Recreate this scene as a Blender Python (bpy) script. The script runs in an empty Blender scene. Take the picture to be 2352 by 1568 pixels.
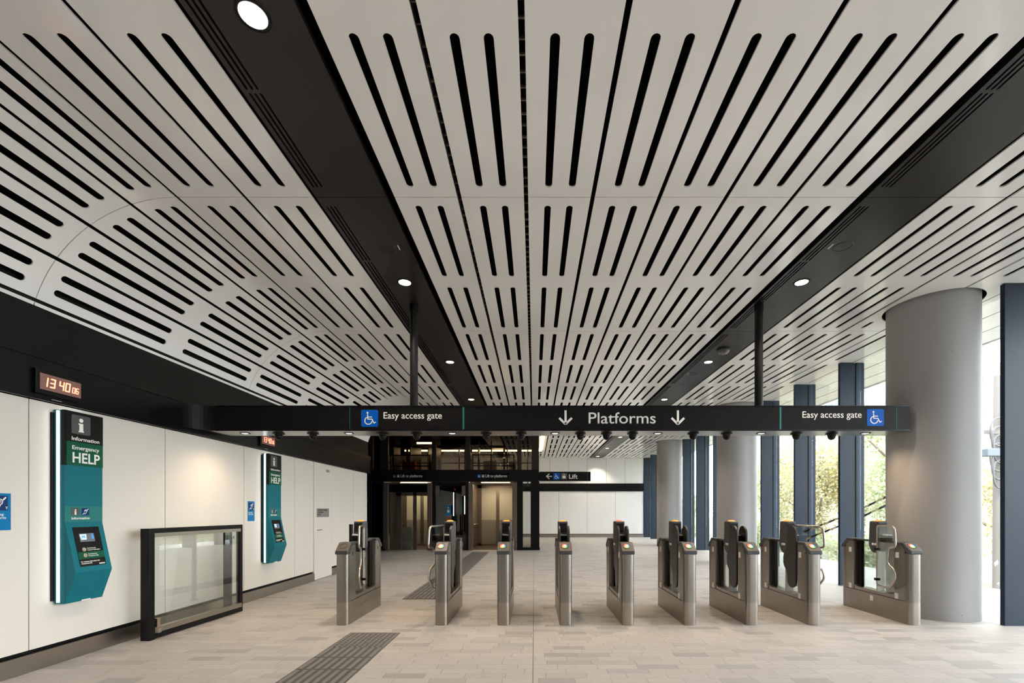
import bpy, bmesh, math, random
import numpy as np
from mathutils import Vector, Matrix, Euler
from mathutils.geometry import delaunay_2d_cdt
PI = math.pi
C = bpy.context.scene.collection
sc = bpy.context.scene
random.seed(7)

# ------------------------------------------------------------------ camera, world, exposure
EYE = 1.5
cam_d = bpy.data.cameras.new('camera'); cam = bpy.data.objects.new('camera', cam_d); C.objects.link(cam)
cam.location = (0, 0, EYE); cam.rotation_euler = (PI/2, 0, 0)
cam_d.sensor_width = 36; cam_d.lens = 1030/2352*36
cam_d.shift_x = -51/2352; cam_d.shift_y = 388/2352
cam_d.clip_start = .05; cam_d.clip_end = 300
sc.camera = cam
sc.view_settings.view_transform = 'Standard'; sc.view_settings.look = 'None'
sc.view_settings.gamma = 1; sc.view_settings.use_curve_mapping = False
sc.view_settings.exposure = 0.30
w = bpy.data.worlds.new('world'); sc.world = w; w.use_nodes = True
w.node_tree.nodes['Background'].inputs[0].default_value = (.92, .955, 1, 1)
w.node_tree.nodes['Background'].inputs[1].default_value = 8.5
LAMP_SCALE = 2.2
tree_fill_sun_d = bpy.data.lights.new('sun', 'SUN'); tree_fill_sun_d.energy = 5.0; tree_fill_sun_d.angle = math.radians(8); tree_fill_sun_d.color = (1, .96, .88)  # added fill lamp for the trees under an overcast sky
sun = bpy.data.objects.new('sun', tree_fill_sun_d); C.objects.link(sun); sun.rotation_euler = Vector((-.42, -.45, .79)).to_track_quat('Z', 'Y').to_euler()  # added sun lamp to brighten the outdoor trees; the sky itself is overcast

# ------------------------------------------------------------------ materials
def mat(name, col, rough=.5, metal=0, emit=None, es=1, coat=0, spec=.5, alpha=None):
    m = bpy.data.materials.new(name); m.use_nodes = True
    b = m.node_tree.nodes['Principled BSDF']
    b.inputs['Base Color'].default_value = (*col, 1); b.inputs['Roughness'].default_value = rough
    b.inputs['Metallic'].default_value = metal; b.inputs['Coat Weight'].default_value = coat
    b.inputs['Specular IOR Level'].default_value = spec
    if emit: b.inputs['Emission Color'].default_value = (*emit, 1); b.inputs['Emission Strength'].default_value = es
    return m
class NT:
    def __init__(s, m): s.t = m.node_tree; s.b = s.t.nodes['Principled BSDF']
    def n(s, typ, **k):
        x = s.t.nodes.new(typ)
        for a, v in k.items(): setattr(x, a, v)
        return x
    def l(s, a, b): s.t.links.new(a, b)
    def math(s, op, a, b=None, c=None):
        x = s.n('ShaderNodeMath', operation=op)
        for i, v in enumerate((a, b, c)):
            if v is None: continue
            if isinstance(v, (int, float)): x.inputs[i].default_value = v
            else: s.l(v, x.inputs[i])
        return x.outputs[0]
    def mix(s, f, a, b):
        x = s.n('ShaderNodeMix', data_type='RGBA')
        for i, v in ((0, f), (6, a), (7, b)):
            if isinstance(v, (int, float)): x.inputs[i].default_value = v
            elif isinstance(v, tuple): x.inputs[i].default_value = (*v, 1)
            else: s.l(v, x.inputs[i])
        return x.outputs[2]
def noise_mat(name, c1, c2, scale, rough=.5, metal=0, stretch=(1, 1, 1), bump=0, coat=0, spec=.5, detail=4, rvar=0):
    m = mat(name, c1, rough, metal, coat=coat, spec=spec); t = NT(m)
    tc = t.n('ShaderNodeTexCoord'); mp = t.n('ShaderNodeMapping'); mp.inputs['Scale'].default_value = stretch
    t.l(tc.outputs['Object'], mp.inputs[0])
    nz = t.n('ShaderNodeTexNoise'); nz.inputs['Scale'].default_value = scale; nz.inputs['Detail'].default_value = detail
    t.l(mp.outputs[0], nz.inputs['Vector'])
    f = t.math('SMOOTHSTEP', nz.outputs[0], .3, .7) if False else nz.outputs[0]
    t.l(t.mix(f, c1, c2), t.b.inputs['Base Color'])
    if rvar: t.l(t.math('MULTIPLY_ADD', nz.outputs[0], rvar, rough-rvar/2), t.b.inputs['Roughness'])
    if bump:
        bp = t.n('ShaderNodeBump'); bp.inputs['Strength'].default_value = bump; bp.inputs['Distance'].default_value = .01
        t.l(nz.outputs[0], bp.inputs['Height']); t.l(bp.outputs[0], t.b.inputs['Normal'])
    return m
M = {}
M['white_ceiling'] = noise_mat('white_ceiling', (.85, .835, .83), (.82, .805, .80), 1.2, rough=.11, spec=.5)
M['white_wall'] = noise_mat('white_wall', (.70, .66, .60), (.67, .63, .57), 30, rough=.42, stretch=(1, 1, 6), spec=.35)
M['white_cool'] = noise_mat('white_cool', (.88, .88, .88), (.86, .86, .86), 2, rough=.4)
M['void'] = mat('void', (.004, .004, .004), .9, spec=.1)
M['black_gloss'] = mat('black_gloss', (.004, .004, .005), .28, spec=.22)
M['black_satin'] = mat('black_satin', (.006, .006, .0065), .4, spec=.18)
M['sign_face'] = mat('sign_face', (.008, .0075, .0075), .4, spec=.13)
M['dark_plastic'] = noise_mat('dark_plastic', (.042, .042, .046), (.052, .050, .052), 8, rough=.45)
M['paddle'] = noise_mat('paddle', (.022, .020, .019), (.03, .027, .025), 30, rough=.4)
M['reader_plate'] = mat('reader_plate', (.10, .085, .075), .45)
M['steel'] = noise_mat('steel', (.33, .305, .275), (.23, .21, .19), 60, rough=.33, metal=1, stretch=(8, 8, .25), rvar=.12)
M['steel_side'] = noise_mat('steel_side', (.40, .36, .315), (.29, .26, .225), 3, rough=.36, metal=1, stretch=(1, 1, 1), rvar=.1, detail=8)
M['steel_bright'] = mat('steel_bright', (.55, .49, .42), .28, 1)
M['soffit_metal'] = mat('soffit_metal', (.40, .39, .38), .28, 1)
M['skirting_steel'] = noise_mat('skirting_steel', (.42, .39, .35), (.36, .33, .30), 2, rough=.3, metal=1, stretch=(1, 1, 1))
M['concrete'] = noise_mat('concrete', (.385, .378, .375), (.335, .328, .325), 1.6, rough=.6, stretch=(1, 1, .4), detail=8, spec=.4)
t = NT(M['concrete'])
vo = t.n('ShaderNodeTexVoronoi'); vo.inputs['Scale'].default_value = 4.5
tc = t.n('ShaderNodeTexCoord'); t.l(tc.outputs['Object'], vo.inputs['Vector'])
pit = t.math('LESS_THAN', vo.outputs['Distance'], .03)
src = t.b.inputs['Base Color'].links[0].from_socket
t.l(t.mix(t.math('MULTIPLY', pit, .7), src, (.08, .07, .06)), t.b.inputs['Base Color'])
M['mullion'] = mat('mullion', (.012, .025, .044), .42, spec=.25)
M['mullion_gap'] = mat('mullion_gap', (.006, .007, .009), .6)
M['teal'] = mat('teal', (.0, .14, .18), .42, spec=.25)
M['teal_dark'] = mat('teal_dark', (.003, .09, .105), .35)
M['teal_line'] = mat('teal_line', (.004, .16, .16), .4)
M['green'] = mat('green', (.002, .085, .042), .4, spec=.2)
M['blue'] = mat('blue', (.0, .10, .48), .45, spec=.15)
M['navy'] = mat('navy', (.004, .03, .13), .4, spec=.2)
M['sign_blue'] = mat('sign_blue', (.0, .17, .40), .45, spec=.2)
M['icon_grey'] = mat('icon_grey', (.075, .07, .075), .4)
M['label_grey'] = mat('label_grey', (.22, .225, .21), .4)
M['lettering'] = mat('lettering', (.88, .86, .82), .5, emit=(.9, .88, .84), es=.0)
M['ink'] = mat('ink', (.03, .03, .03), .6)
M['sticker'] = mat('sticker', (.78, .76, .72), .5)
M['lamp_warm'] = mat('lamp_warm', (1, 1, 1), .5, emit=(1, .90, .74), es=14)
M['lamp_cool'] = mat('lamp_cool', (1, 1, 1), .5, emit=(1, .98, .93), es=3)
M['lamp_line'] = mat('lamp_line', (1, 1, 1), .5, emit=(1, .80, .52), es=9)
M['orange_glow'] = mat('orange_glow', (.8, .25, .03), .4, emit=(1, .24, .02), es=.75)
M['red_glow'] = mat('red_glow', (.8, .1, .03), .4, emit=(1, .15, .08), es=.9)
M['led'] = mat('led', (1, .2, .1), .5, emit=(1, .20, .12), es=3.2)
M['screen'] = mat('screen', (.008, .008, .009), .25, spec=.2)
M['clock_face_glow'] = mat('clock_face_glow', (.15, .12, .105), .3, emit=(.6, .08, .05), es=.12)  # red halo of the digits painted in as faint face emission
M['display_light'] = mat('display_light', (.6, .8, .9), .3, emit=(.45, .75, 1), es=.8)
M['display_blue'] = mat('display_blue', (.02, .2, .6), .3, emit=(.02, .25, .9), es=.8)
M['bronze'] = noise_mat('bronze', (.20, .155, .12), (.17, .13, .10), 20, rough=.38, metal=.7, stretch=(6, 6, .3))
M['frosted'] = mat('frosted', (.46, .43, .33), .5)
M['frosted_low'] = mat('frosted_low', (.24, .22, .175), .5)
M['yellow'] = mat('yellow', (.75, .45, .01), .5)
M['orange'] = mat('orange', (.6, .13, .02), .5)
M['red'] = mat('red', (.5, .01, .01), .4)
M['rail_dark'] = mat('rail_dark', (.03, .025, .02), .4, .5)
M['tactile'] = noise_mat('tactile', (.15, .14, .13), (.21, .195, .18), 18, rough=.7)
M['tactile_base_shaded'] = mat('tactile_base_shaded', (.085, .08, .072), .8)  # darker than the ridges: groove shade put into the base colour
M['wood_pole'] = noise_mat('wood_pole', (.16, .14, .13), (.10, .09, .085), 6, rough=.9, stretch=(4, 4, .3))
M['ground'] = noise_mat('ground', (.52, .50, .47), (.42, .40, .37), 2, rough=.9)
M['earth'] = noise_mat('earth', (.17, .16, .13), (.12, .115, .10), 3, rough=1)
M['house'] = mat('house', (.62, .62, .60), .8)
M['house_glass'] = mat('house_glass', (.10, .15, .18), .2)
M['trunk'] = noise_mat('trunk', (.16, .13, .10), (.26, .23, .19), 10, rough=.95)
def leafmat(name, cols):
    m = mat(name, cols[0], .7); t = NT(m)
    g = t.n('ShaderNodeNewGeometry')
    r = t.n('ShaderNodeValToRGB'); r.color_ramp.elements[0].color = (*cols[0], 1); r.color_ramp.elements[1].color = (*cols[-1], 1)
    for i, c in enumerate(cols[1:-1]):
        e = r.color_ramp.elements.new((i+1)/(len(cols)-1)); e.color = (*c, 1)
    t.l(g.outputs['Random Per Island'], r.inputs[0]); t.l(r.outputs[0], t.b.inputs['Base Color'])
    tr = t.n('ShaderNodeBsdfTranslucent'); t.l(r.outputs[0], tr.inputs[0])
    mx = t.n('ShaderNodeMixShader'); mx.inputs[0].default_value = .5
    out = [n for n in t.t.nodes if n.type == 'OUTPUT_MATERIAL'][0]
    t.l(t.b.outputs[0], mx.inputs[1]); t.l(tr.outputs[0], mx.inputs[2]); t.l(mx.outputs[0], out.inputs[0])
    return m
M['leaf_a'] = leafmat('leaf_a', [(.30, .34, .13), (.62, .55, .26), (.74, .68, .50), (.50, .48, .30), (.80, .76, .66)])
M['leaf_b'] = leafmat('leaf_b', [(.24, .36, .17), (.52, .55, .30), (.72, .68, .52), (.40, .47, .30), (.78, .76, .66)])
def glassmat(name, tint, refl, rough=0.0, base=.06):
    m = bpy.data.materials.new(name); m.use_nodes = True; nt = m.node_tree; nt.nodes.clear()
    o = nt.nodes.new('ShaderNodeOutputMaterial'); tr = nt.nodes.new('ShaderNodeBsdfTransparent'); gl = nt.nodes.new('ShaderNodeBsdfGlossy')
    tr.inputs[0].default_value = (*tint, 1); gl.inputs['Roughness'].default_value = rough
    lw = nt.nodes.new('ShaderNodeLayerWeight'); lw.inputs[0].default_value = .25
    mu = nt.nodes.new('ShaderNodeMath'); mu.operation = 'MULTIPLY_ADD'; mu.inputs[1].default_value = refl; mu.inputs[2].default_value = base
    mx = nt.nodes.new('ShaderNodeMixShader')
    L = nt.links.new
    L(lw.outputs['Fresnel'], mu.inputs[0]); L(mu.outputs[0], mx.inputs[0]); L(tr.outputs[0], mx.inputs[1]); L(gl.outputs[0], mx.inputs[2]); L(mx.outputs[0], o.inputs[0])
    return m
M['glass'] = glassmat('glass', (.965, .985, .98), .35, base=.03)
M['gate_glass'] = glassmat('gate_glass', (.90, .93, .92), .35, base=.03)
M['smoked_glass'] = glassmat('smoked_glass', (.58, .52, .44), .5, base=.05)
M['dark_glass'] = glassmat('dark_glass', (.10, .095, .085), .5, base=.06)
# perforated dark ceiling strip
m = M['perforated'] = mat('perforated', (.03, .028, .027), .32, .3); t = NT(m)
tc = t.n('ShaderNodeTexCoord'); vo = t.n('ShaderNodeTexVoronoi'); vo.inputs['Randomness'].default_value = 0; vo.inputs['Scale'].default_value = 90
t.l(tc.outputs['Object'], vo.inputs['Vector'])
t.l(t.mix(t.math('LESS_THAN', vo.outputs['Distance'], .3), (.022, .019, .018), (.005, .004, .004)), t.b.inputs['Base Color'])
# stone plank floor
m = M['paving'] = mat('paving', (.5, .5, .5), .6, spec=.35); t = NT(m)
tc = t.n('ShaderNodeTexCoord'); sp = t.n('ShaderNodeSeparateXYZ'); t.l(tc.outputs['Object'], sp.inputs[0])
X, Y = sp.outputs[0], sp.outputs[1]
yr = t.math('DIVIDE', Y, .118); row = t.math('FLOOR', yr); fy = t.math('FRACT', yr)
wn = t.n('ShaderNodeTexWhiteNoise', noise_dimensions='1D'); t.l(row, wn.inputs['W'])
ln = t.math('MULTIPLY_ADD', wn.outputs['Value'], .16, .30)
u = t.math('ADD', t.math('DIVIDE', X, ln), t.math('MULTIPLY', wn.outputs['Value'], 37.3))
col = t.math('FLOOR', u); fx = t.math('FRACT', u)
cb = t.n('ShaderNodeCombineXYZ'); t.l(row, cb.inputs[0]); t.l(col, cb.inputs[1])
w2 = t.n('ShaderNodeTexWhiteNoise', noise_dimensions='2D'); t.l(cb.outputs[0], w2.inputs['Vector'])
rp = t.n('ShaderNodeValToRGB'); e = rp.color_ramp.elements
e[0].position = 0; e[0].color = (.38, .36, .345, 1); e[1].position = 1; e[1].color = (.60, .565, .535, 1)
for p, c in ((.10, (.44, .42, .40)), (.25, (.53, .50, .475)), (.6, (.57, .535, .505)), (.8, (.54, .505, .475))):
    k = e.new(p); k.color = (*c, 1)
t.l(w2.outputs['Value'], rp.inputs[0])
nz = t.n('ShaderNodeTexNoise'); nz.inputs['Scale'].default_value = 9; nz.inputs['Detail'].default_value = 8
mp = t.n('ShaderNodeMapping'); mp.inputs['Scale'].default_value = (.8, 7, 1); t.l(tc.outputs['Object'], mp.inputs[0]); t.l(mp.outputs[0], nz.inputs['Vector'])
c1 = t.mix(t.math('MULTIPLY', t.math('SUBTRACT', 1, nz.outputs[0]), .7), rp.outputs[0], (.24, .22, .205))
g1 = t.math('LESS_THAN', fy, .035); g2 = t.math('LESS_THAN', fx, .010)
jx = t.math('LESS_THAN', t.math('ABSOLUTE', t.math('ADD', X, .012)), .004)
jy = t.math('LESS_THAN', t.math('ABSOLUTE', t.math('SUBTRACT', Y, 6.38)), .006)
g = t.math('MAXIMUM', t.math('MAXIMUM', t.math('MULTIPLY', g1, .30), t.math('MULTIPLY', g2, .75)), t.math('MULTIPLY', t.math('MAXIMUM', jx, jy), .8))
t.l(t.mix(g, c1, (.10, .085, .07)), t.b.inputs['Base Color'])
t.l(t.math('MULTIPLY_ADD', nz.outputs[0], .25, .38), t.b.inputs['Roughness'])
bp = t.n('ShaderNodeBump'); bp.inputs['Strength'].default_value = .25; bp.inputs['Distance'].default_value = .004
t.l(nz.outputs[0], bp.inputs['Height']); t.l(bp.outputs[0], t.b.inputs['Normal'])

# ------------------------------------------------------------------ mesh helpers
class MB:
    def __init__(s): s.v = []; s.f = []; s.sm = []
    def add(s, vs, fs, smooth=False):
        o = len(s.v); s.v += [tuple(p) for p in vs]; s.f += [tuple(i+o for i in f) for f in fs]; s.sm += [smooth]*len(fs); return s
    def box(s, x0, x1, y0, y1, z0, z1):
        vs = [(x0,y0,z0),(x1,y0,z0),(x1,y1,z0),(x0,y1,z0),(x0,y0,z1),(x1,y0,z1),(x1,y1,z1),(x0,y1,z1)]
        return s.add(vs, [(0,3,2,1),(4,5,6,7),(0,1,5,4),(1,2,6,5),(2,3,7,6),(3,0,4,7)])
    def prism(s, poly, a, b, axis='x'):
        """poly of 2D points; extruded from a to b along axis. x: poly=(y,z); y: poly=(x,z); z: poly=(x,y)"""
        n = len(poly)
        def P(p, t): return {'x': (t, p[0], p[1]), 'y': (p[0], t, p[1]), 'z': (p[0], p[1], t)}[axis]
        area = sum(poly[i][0]*poly[(i+1) % n][1]-poly[(i+1) % n][0]*poly[i][1] for i in range(n))
        if (area < 0) != (axis == 'y'): poly = poly[::-1]
        if a > b: a, b = b, a
        vs = [P(p, a) for p in poly]+[P(p, b) for p in poly]
        fs = [tuple(range(n))[::-1], tuple(range(n, 2*n))]+[(i, (i+1) % n, n+(i+1) % n, n+i) for i in range(n)]
        return s.add(vs, fs)
    def cyl(s, cx, cy, z0, z1, r, n=32, r2=None, caps=True, smooth=True):
        r2 = r if r2 is None else r2
        vs = [(cx+r*math.cos(2*PI*i/n), cy+r*math.sin(2*PI*i/n), z0) for i in range(n)]+[(cx+r2*math.cos(2*PI*i/n), cy+r2*math.sin(2*PI*i/n), z1) for i in range(n)]
        s.add(vs, [(i, (i+1) % n, n+(i+1) % n, n+i) for i in range(n)], smooth)
        if caps: s.add(vs, [tuple(range(n))[::-1], tuple(range(n, 2*n))])
        return s
    def lathe(s, cx, cy, prof, n=32):
        vs = []; fs = []
        for r, z in prof: vs += [(cx+r*math.cos(2*PI*i/n), cy+r*math.sin(2*PI*i/n), z) for i in range(n)]
        for k in range(len(prof)-1):
            for i in range(n): fs.append((k*n+i, k*n+(i+1) % n, (k+1)*n+(i+1) % n, (k+1)*n+i))
        return s.add(vs, fs, True)
    def ring(s, cx, cy, z, r0, r1, h, n=32):
        return s.lathe(cx, cy, [(r0, z+h), (r0, z), (r1, z), (r1, z+h)], n)
    def tube(s, pts, r, closed=False, n=10):
        pts = [Vector(p) for p in pts]; N = len(pts); vs = []; fs = []
        up = None
        for i, p in enumerate(pts):
            a = pts[(i-1) % N] if closed or i > 0 else p; b = pts[(i+1) % N] if closed or i < N-1 else p
            d = (b-a).normalized()
            if up is None: up = d.orthogonal().normalized()
            up = (up-d*up.dot(d)).normalized(); q = d.cross(up)
            vs += [p+(up*math.cos(2*PI*k/n)+q*math.sin(2*PI*k/n))*r for k in range(n)]
        for i in range(N if closed else N-1):
            j = (i+1) % N
            for k in range(n): fs.append((i*n+k, i*n+(k+1) % n, j*n+(k+1) % n, j*n+k))
        if not closed: fs += [tuple(range(n))[::-1], tuple(range((N-1)*n, N*n))]
        return s.add(vs, fs, True)
def mesh_obj(name, me, m, parent=None):
    o = bpy.data.objects.new(name, me); C.objects.link(o)
    if m and not me.materials: me.materials.append(m)
    if parent: o.parent = parent
    return o
def part(name, mb, m, parent=None, world=False, bevel=0, label=None, seg=2):
    me = bpy.data.meshes.new(name); me.from_pydata(mb.v, [], mb.f); me.polygons.foreach_set('use_smooth', mb.sm); me.update()
    o = mesh_obj(name, me, m, parent)
    if world and parent: o.location = -Vector(parent.location)
    if bevel:
        b = o.modifiers.new('bevel', 'BEVEL'); b.width = bevel; b.segments = seg; b.limit_method = 'ANGLE'; b.angle_limit = .6
    if label: o['label'] = label
    return o
def tag(o, label, cat, group=None, kind=None):
    o['label'] = label; o['category'] = cat
    if group: o['group'] = group
    if kind: o['kind'] = kind
    return o
def root(name, loc, label, cat, group=None, rz=0):
    o = bpy.data.objects.new(name, None); C.objects.link(o); o.location = loc; o.rotation_euler = (0, 0, rz); o.empty_display_size = .1
    return tag(o, label, cat, group)
def struct(name, mb, m, bevel=0):
    o = part(name, mb, m, bevel=bevel); o['kind'] = 'structure'; return o
def dup(r, loc, label, group=None, rz=None):
    n = r.copy(); C.objects.link(n); n.location = loc; n['label'] = label
    if group: n['group'] = group
    if rz is not None: n.rotation_euler = (0, 0, rz)
    for ch in list(r.children):
        c = ch.copy(); C.objects.link(c); c.parent = n
        for g in ch.children:
            d = g.copy(); C.objects.link(d); d.parent = c
    return n
FRONT = (PI/2, 0, 0); SIDE = (PI/2, 0, PI/2)      # sign planes: facing the camera, and facing +X off the left wall
def flat(name, mb, m, parent, loc, rot): 
    o = part(name, mb, m, parent); o.location = loc; o.rotation_euler = rot; return o
def text(s, size, m, parent, loc, rot, align='LEFT', xs=1, bold=.0, name='lettering', ls=1.0):
    cu = bpy.data.curves.new(name, 'FONT'); cu.body = s; cu.size = size; cu.align_x = align; cu.offset = bold*size; cu.extrude = .0008
    cu.space_line = ls; cu.resolution_u = 4
    o = bpy.data.objects.new(name, cu); C.objects.link(o)
    dg = bpy.context.evaluated_depsgraph_get(); me = bpy.data.meshes.new_from_object(o.evaluated_get(dg))
    C.objects.unlink(o); bpy.data.objects.remove(o)
    for v in me.vertices: v.co.x *= xs
    me.materials.clear()
    r = mesh_obj(name, me, m, parent); r.location = loc; r.rotation_euler = rot; return r
def rrect(w, h, r, n=5, cx=0, cy=0):
    p = []
    for sx, sy, a0 in ((1, 1, 0), (-1, 1, PI/2), (-1, -1, PI), (1, -1, 1.5*PI)):
        for k in range(n+1):
            a = a0+PI/2*k/n; p.append((cx+sx*(w/2-r)+r*math.cos(a), cy+sy*(h/2-r)+r*math.sin(a)))
    return p
def stroke(mb, pts, wd, z=.001, round_ends=True):
    for (a, b) in zip(pts[:-1], pts[1:]):
        d = Vector((b[0]-a[0], b[1]-a[1])); 
        if d.length < 1e-6: continue
        d.normalize(); q = Vector((-d.y, d.x))*wd/2
        mb.prism([(a[0]+q.x, a[1]+q.y), (a[0]-q.x, a[1]-q.y), (b[0]-q.x, b[1]-q.y), (b[0]+q.x, b[1]+q.y)], 0, z, 'z')
    if round_ends:
        for p in pts: mb.prism([(p[0]+wd/2*math.cos(2*PI*i/10), p[1]+wd/2*math.sin(2*PI*i/10)) for i in range(10)], 0, z*.95, 'z')
    return mb
def arc(cx, cy, r, a0, a1, n=20): return [(cx+r*math.cos(math.radians(a0+(a1-a0)*i/n)), cy+r*math.sin(math.radians(a0+(a1-a0)*i/n))) for i in range(n+1)]
def wheelchair(S):
    mb = MB(); k = lambda x, y: ((x-.5)*S, (.5-y)*S)
    wd = .055*S
    stroke(mb, [k(.385, .27), k(.40, .55), k(.64, .55), k(.76, .78), k(.85, .73)], wd)
    stroke(mb, [k(.39, .42), k(.62, .42)], wd)
    c = k(.43, .64); stroke(mb, arc(c[0], c[1], .21*S, 115, 345), wd)
    h = k(.38, .17); mb.prism([(h[0]+.055*S*math.cos(2*PI*i/16), h[1]+.055*S*math.sin(2*PI*i/16)) for i in range(16)], 0, .001, 'z')
    return mb
def lift_icon(S):
    mb = MB(); mb.prism(rrect(.5*S, .42*S, .03*S, cy=-.12*S), 0, .0006, 'z')
    for sx in (-.1, .12):
        stroke(mb, [(sx*S, .14*S), (sx*S, .36*S)], .05*S); stroke(mb, [(sx*S-.07*S, .27*S), (sx*S, .36*S), (sx*S+.07*S, .27*S)], .04*S)
    return mb
def ear_icon(S):
    mb = MB(); stroke(mb, [(x*S, y*S) for x, y in ((-.12, .02), (-.14, .16), (-.04, .27), (.10, .27), (.20, .15), (.18, 0), (.06, -.12), (.02, -.25), (-.07, -.30), (-.14, -.22))], .05*S)
    stroke(mb, [(x*S, y*S) for x, y in ((-.05, .06), (-.05, .14), (.03, .19), (.11, .12), (.08, .02))], .035*S)
    stroke(mb, [(-.38*S, -.36*S), (-.16*S, -.14*S)], .07*S); stroke(mb, [(.24*S, .24*S), (.36*S, .38*S)], .09*S)
    return mb
def info_icon(S):
    mb = MB(); mb.prism([(.105*S*math.cos(2*PI*i/20), .24*S+.105*S*math.sin(2*PI*i/20)) for i in range(20)], 0, .001, 'z')
    mb.prism([(x*S, y*S) for x, y in ((-.14, .08), (.10, .08), (.10, -.30), (.14, -.34), (.14, -.38), (-.14, -.38), (-.14, -.34), (-.10, -.30), (-.10, .0), (-.14, .02))], 0, .001, 'z'); return mb

# ------------------------------------------------------------------ room shell
CZ = 4.46; XW = -4.70; XM = 6.12
struct('floor', MB().box(-9, 6.62, -7, 25.3, -.2, 0), M['paving'])
struct('ground', MB().box(6.62, 9.2, -20, 60, -.3, -.06), M['ground'])
struct('ground', MB().box(9.2, 120, -40, 160, -1.2, -1.0), M['earth'])

# -- slotted ceiling
HOLES = [(5.777, 6.524, .57), (5.75, 12.75, .57), (5.82, 19.3, .57)]
def slotted(mb, x0, x1, y0, y1, slots, f=None, T=.013, holes=(), subx=0):
    """one flat sheet with round-ended slots (cx, ya, yb, halfwidth), mapped by f(s, y, t)"""
    vs = [(x0, y0), (x1, y0), (x1, y1), (x0, y1)]; es = [(0, 1), (1, 2), (2, 3), (3, 0)]
    def loop(pts):
        o = len(vs); vs.extend(pts); es.extend([(o+i, o+(i+1) % len(pts)) for i in range(len(pts))])
    for cx, ya, yb, h in slots:
        k = 6 if h > .02 else 2
        loop([(cx+h*math.cos(PI+PI*i/k), ya+h+h*math.sin(PI+PI*i/k)) for i in range(k+1)]+[(cx+h*math.cos(PI*i/k), yb-h+h*math.sin(PI*i/k)) for i in range(k+1)])
    for hx, hy, hr in holes: loop([(hx+hr*math.cos(2*PI*i/64), hy+hr*math.sin(2*PI*i/64)) for i in range(64)])
    for i in range(1, subx):
        o = len(vs); xx = x0+(x1-x0)*i/subx; vs.extend([(xx, y0), (xx, y1)]); es.append((o, o+1))
    r = delaunay_2d_cdt([Vector(v) for v in vs], es, [], 0, 1e-5)
    V, F = r[0], r[2]
    def inside(c):
        if not (x0 < c.x < x1 and y0 < c.y < y1): return False
        for cx, ya, yb, h in slots:
            if abs(c.x-cx) < h and ya < c.y < yb:
                yy = min(max(c.y, ya+h), yb-h)
                if (c.x-cx)**2+(c.y-yy)**2 < h*h*.985: return False
        for hx, hy, hr in holes:
            if (c.x-hx)**2+(c.y-hy)**2 < hr*hr*.9999: return False
        return True
    tri = []
    for fc in F:
        c = sum((V[i] for i in fc), Vector((0, 0)))/len(fc)
        if inside(c): tri.append(fc)
    cnt = {}
    for fc in tri:
        for a, b in zip(fc, fc[1:]+fc[:1]): cnt[(a, b)] = cnt.get((a, b), 0)+1
    if f is None: f = lambda s, y, t: (s, y, CZ+t)
    bot = [f(v.x, v.y, 0) for v in V]; mb.add(bot, [tuple(reversed(fc)) for fc in tri], subx > 0)
    wall = [(a, b) for (a, b) in cnt if (b, a) not in cnt]
    vv = []; ff = []
    for a, b in wall:
        o = len(vv); vv += [f(V[a].x, V[a].y, 0), f(V[b].x, V[b].y, 0), f(V[b].x, V[b].y, T), f(V[a].x, V[a].y, T)]; ff.append((o, o+1, o+2, o+3))
    mb.add(vv, ff)
L = 3.17; YS = [1.07+L*i for i in range(-3, 9)]
def slot_pairs(cxs, y, y1, holes=(), h=.0315):
    out = []
    for cx in cxs:
        for a, b in ((y+.118, y+1.443), (y+1.712, y+3.04)):
            segs = [(a, b)]
            for hx, hy, hr in holes:
                if abs(cx-hx) < hr+.07:
                    q = math.sqrt((hr+.12)**2-(cx-hx)**2) if abs(cx-hx) < hr+.12 else 0; ns = []
                    for p0, p1 in segs:
                        if p1 < hy-q or p0 > hy+q: ns.append((p0, p1)); continue
                        if hy-q-p0 > .2: ns.append((p0, hy-q))
                        if p1-hy-q > .2: ns.append((hy+q, p1))
                    segs = ns
            for p0, p1 in segs:
                p1 = min(p1, y1-.1)
                if p1-p0 > .2: out.append((cx, p0, p1, h))
    return out
G = .02; EDGE = 25.2
cols = [(-1.339+.631*i, -1.339+.631*(i+1)) for i in range(7)]
cols += [(3.85+.631*i, 3.85+.631*(i+1)) for i in range(3)]+[(-2.737, -2.08), (-3.38, -2.737)]
mb = MB()
for (a, b) in cols:
    for y in YS:
        y1 = min(y+L, EDGE)
        if y > EDGE-.3 or y1 < -6: continue
        if b < .2 and y > 14: continue
        if a < -2 and y > 13: continue
        yy1 = y1
        g = G if a > -2 else .017
        hs = [h for h in HOLES if a-.6 < h[0] < b+.6 and y-.7 < h[1] < y1+.7]
        ra, rb = a+g, b-g
        cx = (ra+rb)/2
        slotted(mb, ra, rb, y+.004, yy1-.004, slot_pairs((cx-.107, cx+.107), y, yy1, hs), holes=hs)
for (a, b, sl) in ((5.743, 6.374, (5.95,)), (6.374, 6.93, ()), (6.93, 7.46, ()), (7.46, 7.99, ())):
    for y in YS:
        y1 = min(y+L, EDGE+8); hs = [h for h in HOLES if a-.6 < h[0] < b+.6 and y-.7 < h[1] < y1+.7]
        slotted(mb, a+.012, b-.012, y+.004, y1-.004, slot_pairs(sl, y, y1, hs), holes=hs)
# ceiling beyond the lifts, left part
for i in range(-10, 0):
    a = -.077+.631*i+.0; b = a+.631
    if b > .56: continue
    slotted(mb, a+G, b-G, 22.0, EDGE, [((a+b)/2-.107, 22.2, 23.4, .0315), ((a+b)/2+.107, 22.2, 23.4, .0315), ((a+b)/2-.107, 23.65, 24.95, .0315), ((a+b)/2+.107, 23.65, 24.95, .0315)])
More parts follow.
